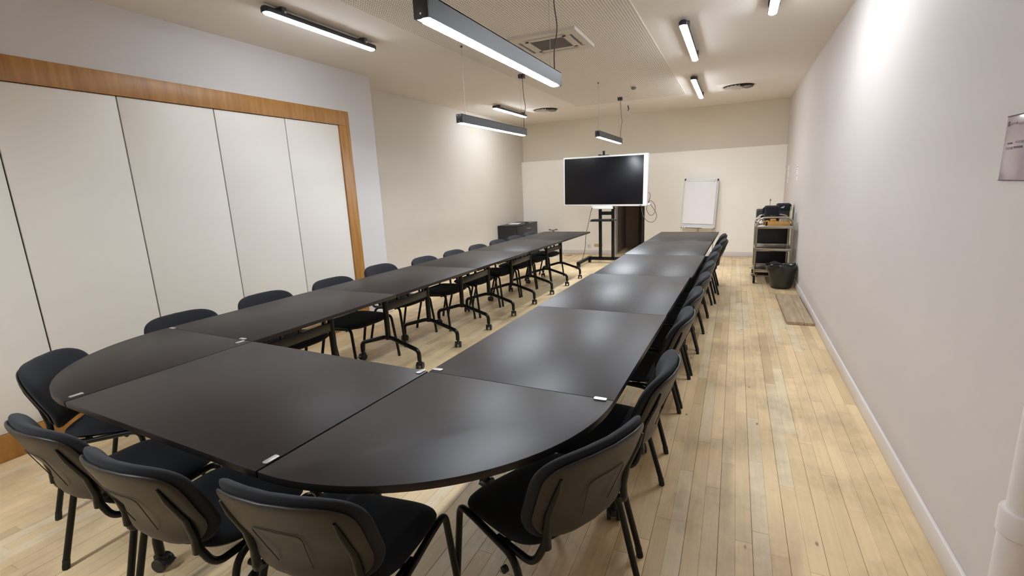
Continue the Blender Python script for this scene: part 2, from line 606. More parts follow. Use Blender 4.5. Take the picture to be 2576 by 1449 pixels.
# ------------------------------------------------------------------ lamps
def batten(x, ya, yb, label, glow='batten_glow', z=HC):
    """surface-mounted weatherproof batten: ya, yb = ends"""
    L = yb - ya
    t = thing('batten_light', label, 'light', (x, (ya + yb) / 2, z - 0.005), 0, 'surface-mounted batten lights')
    h = L / 2
    # housing: rounded trough
    def ring(y, w, zt, zb):
        return [(-w, y, zb), (-w, y, zt - 0.012), (-w + 0.014, y, zt), (w - 0.014, y, zt), (w, y, zt - 0.012), (w, y, zb)]
    mb = MB()
    st = [(-h, 0.026), (-h + 0.012, 0.036), (h - 0.012, 0.036), (h, 0.026)]
    vs = [p for y, w in st for p in ring(y, w, -0.018, -0.058)]
    fs = []
    for i in range(3):
        for j in range(6):
            fs.append((i * 6 + j, i * 6 + (j + 1) % 6, (i + 1) * 6 + (j + 1) % 6, (i + 1) * 6 + j))
    fs += [tuple(range(5, -1, -1)), tuple(range(18, 24))]
    mb.add(vs, fs)
    mb.obj('housing', MT['lamp_body'], t, bevel=0.002)
    # diffuser: half-round with rounded ends
    mb = MB()
    rings = []
    n = 10
    for y, k in [(-h + 0.004, 0.35), (-h + 0.012, 0.7), (-h + 0.03, 1), (h - 0.03, 1), (h - 0.012, 0.7), (h - 0.004, 0.35)]:
        rings.append([(0.033 * k * math.cos(a), y, -0.0525 - 0.021 * k * math.sin(a)) for a in [PI * j / n for j in range(n + 1)]])
    vs = [p for r in rings for p in r]
    m = n + 1
    fs = [(i * m + j, i * m + (j + 1) % m, (i + 1) * m + (j + 1) % m, (i + 1) * m + j) for i in range(5) for j in range(m)]
    fs += [tuple(range(m - 1, -1, -1)), tuple(range(5 * m, 6 * m))]
    mb.add(vs, fs).obj('diffuser', MT[glow], t)
    for sy in (-1, 1):
        b = MB().box((-0.042, sy * (h - 0.15) - 0.02, -0.040), (0.042, sy * (h - 0.15) + 0.02, 0.005)).obj('mounting_clamp', MT['lamp_clamp'], t, bevel=0.004)
        MB().cyl((0.042, sy * (h - 0.15), -0.03), (0.05, sy * (h - 0.15), -0.03), 0.008, 8).obj('latch_screw', MT['clip'], b)
    return t


batten(-3.09, 2.64, 3.80, 'ceiling batten light above the oak-framed partition panels')
batten(-3.68, 7.42, 8.75, 'ceiling batten light near the recessed wall and black cabinet', 'batten_new')
batten(-0.475, 4.66, 6.06, 'ceiling batten light right of the air-conditioning cassette')
batten(-0.58, 7.15, 8.80, 'ceiling batten light beside the round air diffuser near the trolley', 'batten_new')
batten(0.205, 3.40, 4.80, 'ceiling batten light close to the plain right wall', 'batten_new')
# unseen batten added to brighten the near end, spaced like the visible run
batten(-3.09, -2.2, -0.9, 'added unseen ceiling batten light behind the viewpoint near the partition panels')


def pendant(x, ya, yb, label, mount_y, cord_end, glow='pendant_glow', zb=2.15):
    L = yb - ya
    t = thing('pendant_light', label, 'light', (x, (ya + yb) / 2, zb), 0, 'suspended linear lights')
    h, w, hh = L / 2, 0.032, 0.082
    body = MB()
    body.box((-w, -h + 0.012, 0.004), (-w + 0.004, h - 0.012, hh)).box((w - 0.004, -h + 0.012, 0.004), (w, h - 0.012, hh)).box((-w, -h + 0.012, hh - 0.004), (w, h - 0.012, hh))
    body.box((-w, -h + 0.012, 0.0), (-w + 0.007, h - 0.012, 0.004)).box((w - 0.007, -h + 0.012, 0.0), (w, h - 0.012, 0.004))
    body.obj('profile', MT['lamp_body'], t)
    for sy in (-1, 1):
        ec = MB().box((-w, min(sy * h, sy * (h - 0.012)), 0), (w, max(sy * h, sy * (h - 0.012)), hh)).obj('end_cap', MT['lamp_body'], t, bevel=0.0015)
        for zz, xx in ((0.07, -0.018), (0.07, 0.018), (0.015, 0.0)):
            MB().cyl((xx, sy * h, zz), (xx, sy * (h + 0.0015), zz), 0.004, 8).obj('screw', MT['clip'], ec)
    # lens with rounded ends
    mb = MB()
    hw = w - 0.008
    pts = []
    for k in range(9):
        a = PI * k / 8
        pts.append((hw * math.cos(a), h - 0.05 + hw * math.sin(a)))
    for k in range(9):
        a = PI + PI * k / 8
        pts.append((hw * math.cos(a), -h + 0.05 + hw * math.sin(a)))
    mb.prism(pts, -0.004, 0.010).obj('diffuser', MT[glow], t, bevel=0.002)
    zc = HC - zb
    for my in mount_y:
        yy = my - (ya + yb) / 2
        MB().cyl((0, yy, hh), (0, yy, zc), 0.0016, 6).obj('suspension_wire', MT['wire'], t)
        MB().lathe([(0.010, 0), (0.010, 0.018), (0.014, 0.02)], 10, (0, yy, zc - 0.02)).obj('wire_grip', MT['lamp_clamp'], t)
    yy = cord_end - (ya + yb) / 2
    cord = smooth_path([(0.012, yy + 0.03, hh), (0.012, yy + 0.035, hh + 0.12), (0.025, yy + 0.06, hh + 0.26), (0.012, yy + 0.05, hh + 0.40), (0.006, yy + 0.04, zc - 0.04)])
    MB().tube(cord, 0.0042, 8).obj('power_cord', MT['cord'], t)
    MB().box((-0.035, yy + 0.0, zc - 0.05), (0.035, yy + 0.075, zc)).obj('ceiling_rose', MT['lamp_body'], t, bevel=0.008)
    return t


pendant(-1.10, 1.64, 3.17, 'long pendant light hanging over the front table', (1.75, 3.05), 3.06)
pendant(-2.4, -1.0, 0.6, 'added unseen long pendant light at the near end of the partition', (-0.85, 0.48), 0.49)  # unseen pendant added to light the foreground, assumed to continue the zigzag
pendant(-2.46, 4.19, 5.80, 'long pendant light hanging in front of the recessed wall', (4.32, 5.72), 5.73)
pendant(-1.775, 6.76, 8.25, 'pendant light hanging above the interactive display', (6.82, 8.15), 8.17, 'pendant_new')

# ------------------------------------------------------------------ ceiling fittings
ac = thing('air_conditioner', 'square ceiling air-conditioning cassette with grey central grille', 'air conditioner', (-1.665, 4.675, HC - 0.004))
A = 0.325
mb = MB()
slots = [(-0.2, 0.2, -0.255, -0.215), (-0.2, 0.2, 0.215, 0.255), (-0.27, -0.23, -0.2, 0.2), (0.23, 0.27, -0.2, 0.2)]
mb.box((-A, -A, -0.028), (A, -0.255, 0)).box((-A, 0.255, -0.028), (A, A, 0)).box((-A, -0.255, -0.028), (-0.27, 0.255, 0)).box((0.27, -0.255, -0.028), (A, 0.255, 0))
for sx in (-1, 1):
    mb.box((min(sx * .2, sx * .27), -0.255, -0.028), (max(sx * .2, sx * .27), -0.2, 0)).box((min(sx * .2, sx * .27), 0.2, -0.028), (max(sx * .2, sx * .27), 0.255, 0))
mb.box((-0.2, -0.215, -0.028), (0.2, -0.165, 0)).box((-0.2, 0.165, -0.028), (0.2, 0.215, 0)).box((-0.23, -0.2, -0.028), (-0.165, 0.2, 0)).box((0.165, -0.2, -0.028), (0.23, 0.2, 0))
mb.obj('fascia', MT['ac_white'], ac)
box('slot_cavity', (-0.29, -0.29, -0.003), (0.29, 0.29, 0.0), MT['slot'], ac)
for k in range(22):
    yy = -0.157 + k * 0.015
    box('grille_bar', (-0.165, yy - 0.0045, -0.027), (0.165, yy + 0.0045, -0.018), MT['ac_dark'], ac)
for a, b, c, d in slots:
    hz = (b - a) > (d - c)
    lo = (a, (c + d) / 2 + 0.002, -0.024) if hz else ((a + b) / 2 + 0.002, c, -0.024)
    hi = (b, d - 0.003, -0.020) if hz else (b - 0.003, d, -0.020)
    box('air_vane', lo, hi, MT['ac_white'], ac)


def diffuser(x, y, label):
    t = thing('air_diffuser', label, 'vent', (x, y, HC))
    MB().lathe([(0.19, -0.001), (0.235, -0.006), (0.24, -0.001), (0.24, 0.0)], 40).obj('rim', MT['ac_white'], t)
    box('plate', (-0.30, -0.30, -0.0035), (0.30, 0.30, 0.001), MT['ceiling'], t, bevel=0.001)
    MB().lathe([(0.215, -0.0042), (0.215, -0.0036)], 40).obj('dark_throat', MT['slot'], t)
    for k in range(20):
        a = 2 * PI * k / 20
        R = Matrix.Rotation(a, 3, 'Z') @ Matrix.Rotation(math.radians(24), 3, 'X')
        m = MB().box((0.06, -0.026, -0.0008), (0.20, 0.020, 0.0008), R, (0, 0, 0))
        m.v = [(vx, vy, min(vz, 0.016) - 0.022) for vx, vy, vz in m.v]
        m.obj('swirl_blade', MT['ac_white'], t)
    MB().lathe([(0.062, -0.026), (0.062, -0.012), (0.05, -0.010)], 24).obj('hub', MT['ac_white'], t)
    return t


diffuser(-3.20, 8.55, 'round swirl air diffuser in ceiling near the recessed wall')
diffuser(-0.03, 8.45, 'round swirl air diffuser in ceiling above the trolley end')

sd = thing('smoke_detector', 'small white smoke detector on perforated ceiling', 'smoke detector', (-1.40, 7.37, HC - 0.004))
MB().lathe([(0.055, 0), (0.055, -0.014), (0.05, -0.018)], 24).obj('base', MT['ac_white'], sd)
MB().lathe([(0.036, -0.018), (0.036, -0.036), (0.022, -0.052)], 20).obj('sensor_head', MT['ac_dark'], sd)
hook = MB().tube(smooth_path([(-1.832, 9.136, HC), (-1.83, 9.13, HC - 0.03), (-1.815, 9.12, HC - 0.065), (-1.835, 9.13, HC - 0.09)]), 0.008, 8).obj('ceiling_hook', MT['black'])
tag(hook, 'small black hook hanging from the ceiling beside the pendant', 'hook')

# ------------------------------------------------------------------ tables
def caster_meshes():
    y = MB()
    y.cyl((0, 0, 0.06), (0, 0, 0.09), 0.010, 10)
    y.box((-0.012, -0.026, 0.034), (0.012, 0.03, 0.064))
    yoke = y.mesh('caster', MT['wheel'], bevel=0.004)
    wl = MB().lathe([(0.010, -0.009), (0.027, -0.009), (0.030, -0.006), (0.030, 0.006), (0.027, 0.009), (0.010, 0.009)], 18, (0, 0.006, 0.030), 'x').mesh('wheel', MT['wheel'])
    br = MB().box((-0.022, 0.024, 0.036), (0.022, 0.052, 0.042), Matrix.Rotation(math.radians(-18), 3, 'X')).mesh('brake_pedal', MT['wheel'], bevel=0.002)
    return yoke, wl, br


YOKE, WHEEL, BRAKE = caster_meshes()


def add_caster(parent, loc, rz):
    c = link('caster', YOKE, parent)
    c.location = loc
    c.rotation_euler = (0, 0, rz)
    for sx in (-0.0215, 0.0215):
        w = link('wheel', WHEEL, c)
        w.location = (sx, 0, 0)
    link('brake_pedal', BRAKE, c)
    return c


def make_table():
    """flip-top table, length along local Y, origin on the floor under its middle"""
    t = thing('flip_top_table', '', 'table')
    hw, hl = TW / 2, TL / 2 - 0.0012
    top = box('tabletop', (-hw, -hl, ZT - 0.025), (hw, hl, ZT), MT['table'], t, bevel=0.0025)
    yl = TL / 2 - INS
    for s in (-1, 1):
        y = s * yl
        MB().tube([(0, y, 0.235), (0, y, 0.64)], 0.024, 14).obj('leg', MT['tube'], t)
        MB().box((-0.03, y - 0.02, 0.60), (0.03, y + 0.02, 0.66)).box((-0.16, y - 0.014, 0.66), (0.16, y + 0.014, ZT - 0.025)).obj('pivot_bracket', MT['tube'], t, bevel=0.004)
        e = SPAN / 2
        ft = arc_path([(-e, y, 0.075), (-e, y, 0.165), (0, y, 0.262), (e, y, 0.165), (e, y, 0.075)], 0.075, 8)
        MB().tube(ft, 0.0185, 12, up=(0, 1, 0)).obj('foot', MT['tube'], t)
        for sx in (-1, 1):
            add_caster(t, (sx * e, y, 0), random.uniform(-0.5, 0.5) + (0 if sx > 0 else PI))
    box('cross_beam', (-0.016, -yl + 0.02, 0.495), (0.016, yl - 0.02, 0.562), MT['table_edge'], t, bevel=0.003)
    box('top_rail', (-0.035, -hl + 0.10, 0.688), (0.035, hl - 0.10, ZT - 0.025), MT['tube'], t, bevel=0.002)
    for yy in (-0.36, -0.13, 0.02, 0.24):
        box('rail_tab', (-0.010, yy - 0.012, 0.56), (0.010, yy + 0.012, 0.69), MT['tube'], t, bevel=0.002)
    # strike plates along the edge
    return t


ORD = ['first', 'second', 'third', 'fourth', 'fifth', 'sixth', 'seventh', 'eighth', 'ninth', 'tenth']
proto = make_table()
first = [True]


def place_table(x, y, rz, label, group):
    t = proto if first[0] else copy_tree(proto)
    first[0] = False
    t.location = (x, y, 0)
    t.rotation_euler = (0, 0, rz)
    tag(t, label, 'table', group)
    return t


cM, sM = math.cos(AM), math.sin(AM)
ML = 1.2234
X1, Y1R = X0 + ML * cM, Y1 - ML * sM          # inner corner of the right row
# middle table across the front
mx, my = X0 + ML / 2 * cM - TW / 2 * sM, Y1 - ML / 2 * sM - TW / 2 * cM
place_table(mx, my, PI / 2 - AM, 'dark table across the front joining the two rounded corner tops', None)
jit = [0.0, -0.003, 0.012, -0.002, 0.002]
for k in range(5):
    t = (k + 0.5) * TL
    c_, s_ = math.cos(AL), math.sin(AL)
    place_table(X0 + s_ * t - TW / 2 * c_, Y1 + c_ * t + TW / 2 * s_, -AL,
                'dark flip-top table on the partition side, %s from its rounded corner top' % ORD[k], 'partition-side table row')
    c_, s_ = math.cos(AR), math.sin(AR)
    place_table(X1 + s_ * t + (TW / 2 + jit[k]) * c_, Y1R + c_ * t - TW / 2 * s_, -AR,
                'dark flip-top table on the walkway side, %s from its rounded corner top' % ORD[k], 'walkway-side table row')


def corner_top(cx, cy, side, a_row, label):
    """quarter-round top between the end edge of a row (angle a_row) and the side of the front table (angle AM)"""
    t = thing('corner_table', label, 'table', (cx, cy, 0), 0, 'rounded corner table tops')
    d1 = Vector((side * math.cos(a_row), -side * math.sin(a_row)))
    d2 = Vector((-math.sin(AM), -math.cos(AM)))
    a1, a2 = math.atan2(d1.y, d1.x), math.atan2(d2.y, d2.x)
    if side < 0 and a1 < 0:
        a1 += 2 * PI
    if side < 0 and a2 < 0:
        a2 += 2 * PI
    n = 30
    off = (d1 + d2) * 0.0012
    pts = [off] + [off + Vector((math.cos(a1 + (a2 - a1) * i / n), math.sin(a1 + (a2 - a1) * i / n))) * (TW - 0.001) for i in range(n + 1)]
    pts = [(p.x, p.y) for p in pts]
    MB().prism(pts, ZT - 0.025, ZT).obj('tabletop', MT['table'], t, bevel=0.0025, angle=30)
    # link brackets below the joints, carried by the neighbouring tables
    for d in (d1, d2):
        for k in (0.2, 0.62):
            x, y = d.x * k, d.y * k
            box('link_bracket', (x - 0.04, y - 0.04, ZT - 0.031), (x + 0.04, y + 0.04, ZT - 0.0255), MT['tube'], t, bevel=0.001)
    return t


corner_top(X0, Y1, -1, AL, 'quarter-round corner table top by the oak skirting')
corner_top(X1, Y1R, 1, AR, 'quarter-round corner table top by the open walkway')

# silver link clips lying on the joints
clip_me = None
clips = [(192, 995, 'M', 'silver link clip on rounded edge joint at the oak skirting corner'),
         (604, 861, 'M', 'silver link clip on the front table at the inner corner, partition side'),
         (611, 853, 'L', 'silver link clip on the partition-side row at the inner corner'),
         (434, 826, 'L', 'silver link clip at the outer edge of the partition-side row'),
         (1059, 935, 'M', 'silver link clip on the front table at the inner corner, walkway side'),
         (1101, 930, 'L', 'silver link clip on the walkway-side row at the inner corner'),
         (1510, 1004, 'L', 'silver link clip at the outer edge of the walkway-side row'),
         (682, 1157, 'M', 'silver link clip at the front edge where the rounded walkway corner starts')]
cm = MB()
pp = []
for cx_, cy_, a0 in ((0.018, 0.005, 0), (-0.018, 0.005, PI / 2), (-0.018, -0.005, PI), (0.018, -0.005, 1.5 * PI)):
    for k in range(4):
        a = a0 + PI / 2 * k / 3
        pp.append((cx_ + 0.006 * math.cos(a), cy_ + 0.006 * math.sin(a)))
cm.prism(pp, 0, 0.004)
CLIP = cm.mesh('link_clip', MT['clip'], bevel=0.0015)


def unproject(u, v, z):
    d = _f + CR * ((u - W / 2) / F_PX) + CU * ((H / 2 - v) / F_PX)
    k = (z - CAMZ) / d.z
    return Vector((0, 0, CAMZ)) + d * k


for u, v, d, lab in clips:
    p = unproject(u, v, ZT)
    o = link('link_clip', CLIP)
    o.location = (p.x, p.y, ZT)
    o.rotation_euler = (0, 0, (-AM + PI / 2) if d == 'M' else -AM)
    tag(o, lab, 'clip', 'silver table link clips')


# ------------------------------------------------------------------ chairs
def sq(a, n):
    c, s = math.cos(a), math.sin(a)
    return (math.copysign(abs(c) ** (2 / n), c), math.copysign(abs(s) ** (2 / n), s))


def pillow(half_w, half_h, n, tf, tb, place, taper=0.0, rings=9, segs=44, edge=3.0):
    """closed cushion: front bulge tf, back bulge tb; place(u, v, d) -> xyz"""
    mb = MB()
    vs, fs = [], []
    rr = [0.0] + [math.sin(PI / 2 * (i / rings)) ** 0.8 for i in range(1, rings + 1)]
    for side, th in ((1, tf), (-1, tb)):
        for i, r in enumerate(rr):
            d = side * th * max(0.0, 1 - r ** (2 * edge)) ** 0.5
            if i == 0:
                vs.append(place(0, 0, d))
                continue
            if side == -1 and i == rings:
                continue
            for j in range(segs):
                x, z = sq(2 * PI * j / segs, n)
                z *= half_h * r
                x *= half_w * r * (1 + taper * z / half_h)
                vs.append(place(x, z, d))
    A = 0

    def idx(side, i, j):
        if side == -1 and i == rings:
            side = 1
        base = 0 if side == 1 else 1 + rings * segs
        return base if i == 0 else base + 1 + (i - 1) * segs + (j % segs)
    for side in (1, -1):
        for j in range(segs):
            q = (idx(side, 0, 0), idx(side, 1, j), idx(side, 1, j + 1))
            fs.append(q if side == 1 else q[::-1])
            for i in range(1, rings):
                q = (idx(side, i, j), idx(side, i + 1, j), idx(side, i + 1, j + 1), idx(side, i, j + 1))
                fs.append(q if side == 1 else q[::-1])
    return mb.add(vs, fs)


BZ, BH, BW = 0.600, 0.172, 0.245          # back centre height, half height, half width


def back_y(x, z):
    """depth of the backrest sheet at local x and height z above its centre"""
    k = z / BH
    return -0.285 - 0.048 * k - 0.012 * k * k + 0.020 * math.exp(-((k + 0.45) / 0.45) ** 2) + 0.058 * abs(x / BW) ** 2.2


def make_chair():
    t = thing('stacking_chair', '', 'chair')
    # seat: cushion over a plastic pan
    def seat_place(x, y, d):
        wf = -0.016 * max(0, (y - 0.10) / 0.12) ** 2 + 0.010 * max(0, (-y - 0.10) / 0.12) - 0.006 * (1 - (x / 0.24) ** 2)
        return (x, y - 0.022, 0.408 + wf + d)
    st = pillow(0.242, 0.196, 4.2, 0.032, 0.004, seat_place, taper=0.05, edge=3).obj('seat', MT['fabric'], t, angle=70)
    pillow(0.234, 0.188, 4.2, 0.002, 0.022, lambda x, y, d: tuple(Vector(seat_place(x, y, d)) - Vector((0, 0, 0.006))), taper=0.05, edge=3).obj('seat_pan', MT['shell'], st, angle=70)
    # backrest: cushion in front, moulded shell behind
    bk = pillow(BW, BH, 4.0, 0.032, 0.019, lambda x, z, d: (x, back_y(x, z) + d, BZ + z), taper=0.04, edge=3.5).obj('backrest', MT['fabric'], t, angle=70)
    pillow(BW - 0.016, BH - 0.017, 4.2, 0.008, 0.012, lambda x, z, d: (x, back_y(x, z) - 0.0215 + d, BZ + z), taper=0.04, edge=8).obj('back_shell', MT['shell'], bk, angle=70)
    # moulded sleeves that take the uprights
    for s in (-1, 1):
        p = [(s * (0.186 + 0.006 * q), back_y(s * 0.186, zz) - 0.034, BZ + zz) for q, zz in ((0, -0.172), (0, -0.12), (0.2, -0.04), (0.4, 0.05), (0.5, 0.10))]
        MB().tube(p, [0.015, 0.015, 0.014, 0.011, 0.004], 10, flat=0.8).obj('upright_sleeve', MT['tube'], bk)
    # faint moulded frame on the shell
    w = 0.0016
    zz0, zz1, xx = -0.10, 0.045, 0.085
    line = [(-xx * 0.7, back_y(0.06, zz0) - 0.0375, BZ + zz0), (-xx, back_y(xx, zz1) - 0.0375, BZ + zz1), (0, back_y(0, zz1) - 0.0385, BZ + zz1 + 0.004), (xx, back_y(xx, zz1) - 0.0375, BZ + zz1), (xx * 0.7, back_y(0.06, zz0) - 0.0375, BZ + zz0)]
    MB().tube(arc_path(line, 0.02, 4), w, 6).obj('moulded_ridge', MT['shell'], bk)
    r = 0.0125
    for s in (-1, 1):
        fl = arc_path([(s * 0.262, 0.195, 0.012), (s * 0.248, 0.150, 0.398), (s * 0.246, 0.06, 0.392)], 0.06, 8)
        lf = MB().tube(fl, r, 10).obj('leg', MT['tube'], t)
        rl = arc_path([(s * 0.262, -0.262, 0.012), (s * 0.248, -0.165, 0.375), (s * 0.246, 0.06, 0.392)], 0.06, 8)
        lr = MB().tube(rl, r, 10).obj('leg', MT['tube'], t)
        for lg, p in ((lf, fl), (lr, rl)):
            q = Vector(p[0])
            dv = (Vector(p[1]) - q).normalized()
            MB().tube([(q.x, q.y, 0.0), q + dv * 0.03], [0.0135, 0.0135], 10).obj('foot_cap', MT['rubber'], lg)
        up = arc_path([(s * 0.236, -0.06, 0.383), (s * 0.222, -0.222, 0.376), (s * 0.188, back_y(s * 0.186, -0.16) - 0.032, BZ - 0.15), (s * 0.187, back_y(s * 0.186, -0.1) - 0.031, BZ - 0.10)], 0.07, 8)
        MB().tube(up, 0.0125, 10).obj('back_support', MT['tube'], t)
        MB().cyl((s * 0.262, -0.135, 0.33), (s * 0.278, -0.135, 0.33), 0.012, 10).obj('stacking_bumper', MT['rubber'], t)
    for yy in (0.09, -0.09):
        MB().tube([(-0.246, yy, 0.382), (0.246, yy, 0.382)], 0.010, 10).obj('cross_bar', MT['tube'], t)
    return t


chair0 = make_chair()
used = [False]


def place_chair(x, y, rz, label, group):
    c = copy_tree(chair0) if used[0] else chair0
    used[0] = True
    c.location = (x, y, 0)
    c.rotation_euler = (0, 0, rz)
    tag(c, label, 'chair', group)
    return c


def chair_at_back(bx, by, deg, label, group):
    """place by the top of the backrest"""
    a = math.radians(deg)
    return place_chair(bx - 0.33 * math.sin(a), by + 0.33 * math.cos(a), a, label, group)


G = 'black chairs around the conference table'
chair_at_back(-1.07, 0.72, 7, 'black chair at the front edge where the rounded walkway corner begins', G)
chair_at_back(-1.675, 0.655, 1, 'black chair at the middle of the front table edge', G)
chair_at_back(-2.27, 0.675, -3, 'black chair at the front table edge nearest the oak skirting', G)
chair_at_back(-3.20, 1.07, -50, 'black chair at the rounded corner by the partition, facing the table', G)
chair_at_back(-0.315, 1.30, 64, 'black chair angled into the rounded corner by the walkway', G)
RC = [(-0.215, 1.99), (-0.215, 2.82), (-0.20, 3.425), (-0.18, 4.03), (-0.17, 4.637), (-0.16, 5.245), (-0.145, 5.85), (-0.09, 6.455), (-0.11, 7.06)]
for k, (bx, by) in enumerate(RC):
    chair_at_back(bx + 0.005, by, 90 - 1.58 + random.uniform(-0.6, 0.6), 'black chair along the walkway side, %s from the rounded corner' % ORD[k], G)
LC = [(-3.447, 1.885), (-3.435, 2.53), (-3.36, 3.18), (-3.44, 3.93), (-3.285, 4.52), (-3.23, 5.09), (-3.20, 5.66), (-3.18, 6.23), (-3.16, 6.80), (-3.135, 7.37)]
for k, (bx, by) in enumerate(LC):
    chair_at_back(bx, by, -90 - 2.2 + random.uniform(-2, 2), 'black chair along the partition side, %s from the rounded corner' % ORD[k], G)

# ------------------------------------------------------------------ display on its stand
TVY = 8.86
tv = thing('interactive_display', 'large black screen with white frame on a wheeled stand', 'display', (0, 0, 0))
tx0, tx1, tz0, tz1 = -3.03, -1.385, 1.098, 2.014
MB().box((tx0, TVY, tz0), (tx1, TVY + 0.085, tz1)).obj('frame', MT['plastic_white'], tv, bevel=0.02, seg=4)
box('screen', (tx0 + 0.036, TVY - 0.003, tz0 + 0.035), (tx1 - 0.075, TVY + 0.01, tz1 - 0.03), MT['screen'], tv, bevel=0.001)
MB().box((tx0 + 0.045, TVY + 0.075, tz0 + 0.12), (tx1 - 0.045, TVY + 0.095, tz1 - 0.10)).obj('rear_housing', MT['black'], tv, bevel=0.02)
MB().prism([(-2.44, tz0), (-2.03, tz0), (-2.03, tz0 - 0.05), (-2.39, tz0 - 0.05), (-2.44, tz0 - 0.02)], 0, 0.05)
mb = MB()
mb.prism([(-2.44, tz0 + 0.01), (-2.03, tz0 + 0.01), (-2.03, tz0 - 0.05), (-2.39, tz0 - 0.055), (-2.44, tz0 - 0.02)], TVY + 0.005, TVY + 0.07)
mb.v = [(x, z, y) for x, y, z in mb.v]
mb.obj('pen_tray', MT['plastic_white'], tv, bevel=0.006)
box('logo_plate', (-1.52, TVY - 0.0045, tz0 + 0.012), (-1.48, TVY - 0.001, tz0 + 0.022), MT['ink'], tv)
MB().lathe([(0.024, 0), (0.024, 0.03), (0.018, 0.035)], 14, (tx1 + 0.002, TVY + 0.06, tz0 + 0.03), 'x').obj('side_knob', MT['plastic_white'], tv)

_pv = Vector((-2.205, TVY + 0.1, 1.55))
tv.matrix_world = Matrix.Translation(_pv) @ Matrix.Rotation(math.radians(-8), 4, 'Z') @ Matrix.Rotation(math.radians(0.8), 4, 'Y') @ Matrix.Translation(-_pv)

st = thing('display_stand', 'black wheeled display stand with a shelf and open H frame', 'stand', (-2.195, 9.0, 0))
for s in (-1, 1):
    box('post', (s * 0.122 - 0.028, -0.02, 0.10), (s * 0.122 + 0.028, 0.02, 2.04 if s < 0 else 1.9), MT['tube'], st, bevel=0.003)
    fo = MB().box((s * 0.36 - 0.03, -0.70, 0.075), (s * 0.36 + 0.03, 0.14, 0.125)).obj('foot', MT['tube'], st, bevel=0.004)
    for yy in (-0.66, 0.08):
        c = MB().cyl((s * 0.36 - 0.022, yy, 0.038), (s * 0.36 + 0.022, yy, 0.038), 0.038, 18).box((s * 0.36 - 0.032, yy - 0.02, 0.05), (s * 0.36 + 0.032, yy + 0.02, 0.08)).obj('caster', MT['wheel'], st, bevel=0.003)
        box('brake_pedal', (s * 0.36 - 0.05, yy - 0.09, 0.05), (s * 0.36 + 0.05, yy - 0.03, 0.058), MT['wheel'], c, bevel=0.002)
box('base_bar', (-0.36, -0.02, 0.065), (0.36, 0.04, 0.125), MT['tube'], st, bevel=0.004)
box('upper_crossbar', (-0.10, -0.022, 0.93), (0.10, -0.004, 0.995), MT['tube'], st, bevel=0.002)
box('mount_crossbar', (-0.19, -0.03, 1.04), (0.17, -0.01, 1.052), MT['tube'], st)
for zz in (1.3, 1.8):
    box('mount_rail', (-0.16, -0.018, zz), (0.16, 0.0, zz + 0.05), MT['tube'], st)
box('shelf', (-0.25, -0.28, 0.826), (0.20, -0.02, 0.842), MT['tube'], st, bevel=0.003)
MB().tube([(-0.05, 0.0, 2.02), (-0.05, 0.0, 2.10)], 0.022, 12).box((-0.15, -0.02, 1.99), (0.05, 0.02, 2.03)).obj('camera_post', MT['tube'], st)
kb = thing('keyboard', 'black keyboard on the shelf of the display stand', 'keyboard', (-2.26, 8.86, 0.842), math.radians(1))
box('body', (-0.19, -0.07, 0.0), (0.17, 0.07, 0.016), MT['black'], kb, bevel=0.004)
for r_ in range(4):
    for c_ in range(10):
        box('key', (-0.175 + c_ * 0.034, -0.055 + r_ * 0.028, 0.016), (-0.147 + c_ * 0.034, -0.031 + r_ * 0.028, 0.0195), MT['wheel'], kb)
ms = MB()
ms = pillow(0.03, 0.05, 2.4, 0.026, 0.001, lambda x, y, d: (x, y, d + 0.002)).obj('computer_mouse', MT['black'])
ms.location = (-2.045, 8.84, 0.8425)
tag(ms, 'black computer mouse at the end of the keyboard shelf', 'mouse')

cable = MB().tube(smooth_path([(-2.45, 8.97, 1.12), (-2.50, 8.96, 0.95), (-2.53, 8.95, 0.80), (-2.58, 8.92, 0.55), (-2.60, 8.92, 0.30), (-2.64, 8.9, 0.12), (-2.70, 8.88, 0.006)]), 0.006, 8).obj('power_cable', MT['cord'])
tag(cable, 'dark cable hanging from the display down to the floor', 'cable')
loop = MB().tube(smooth_path([(-1.45, 8.82, 1.37), (-1.37, 8.83, 1.28), (-1.40, 8.83, 1.15), (-1.36, 8.83, 1.18), (-1.29, 8.83, 1.10), (-1.29, 8.83, 0.97), (-1.36, 8.83, 0.92), (-1.43, 8.83, 1.02), (-1.40, 8.83, 1.14), (-1.30, 8.83, 1.02), (-1.255, 8.83, 0.90), (-1.32, 8.83, 0.80), (-1.43, 8.83, 0.83), (-1.50, 8.83, 0.95), (-1.53, 8.83, 1.12)]), 0.0052, 8).obj('looped_cable', MT['cord'])
tag(loop, 'dark cable hanging in loops beside the white display frame', 'cable')

# ------------------------------------------------------------------ flip chart
fc = thing('flip_chart', 'white flip chart easel with paper pad against back wall', 'flip chart', (-0.665, 10.02, 0))
tilt = Matrix.Rotation(math.radians(-6), 3, 'X')
fc.rotation_euler = (0, math.radians(2.5), 0)
def fcbox(name, lo, hi, m, par=fc, bv=0.0):
    mb = MB().box(lo, hi, tilt, (0, 0, 0.58))
    return mb.obj(name, m, par, bevel=bv)
fcbox('board', (-0.315, -0.012, 0.575), (0.305, 0.012, 1.52), MT['plastic_white'], bv=0.006)
fcbox('pad', (-0.285, -0.030, 0.665), (0.275, -0.013, 1.475), MT['paper'])
fcbox('sheet', (-0.288, -0.034, 0.660), (0.272, -0.0305, 1.44), MT['paper'])
fcbox('clamp_bar', (-0.29, -0.036, 1.475), (0.28, -0.013, 1.505), MT['plastic_white'], bv=0.004)
for xx in (-0.24, 0.22):
    fcbox('hook_knob', (xx - 0.012, -0.055, 1.47), (xx + 0.012, -0.03, 1.515), MT['plastic_white'], bv=0.004)
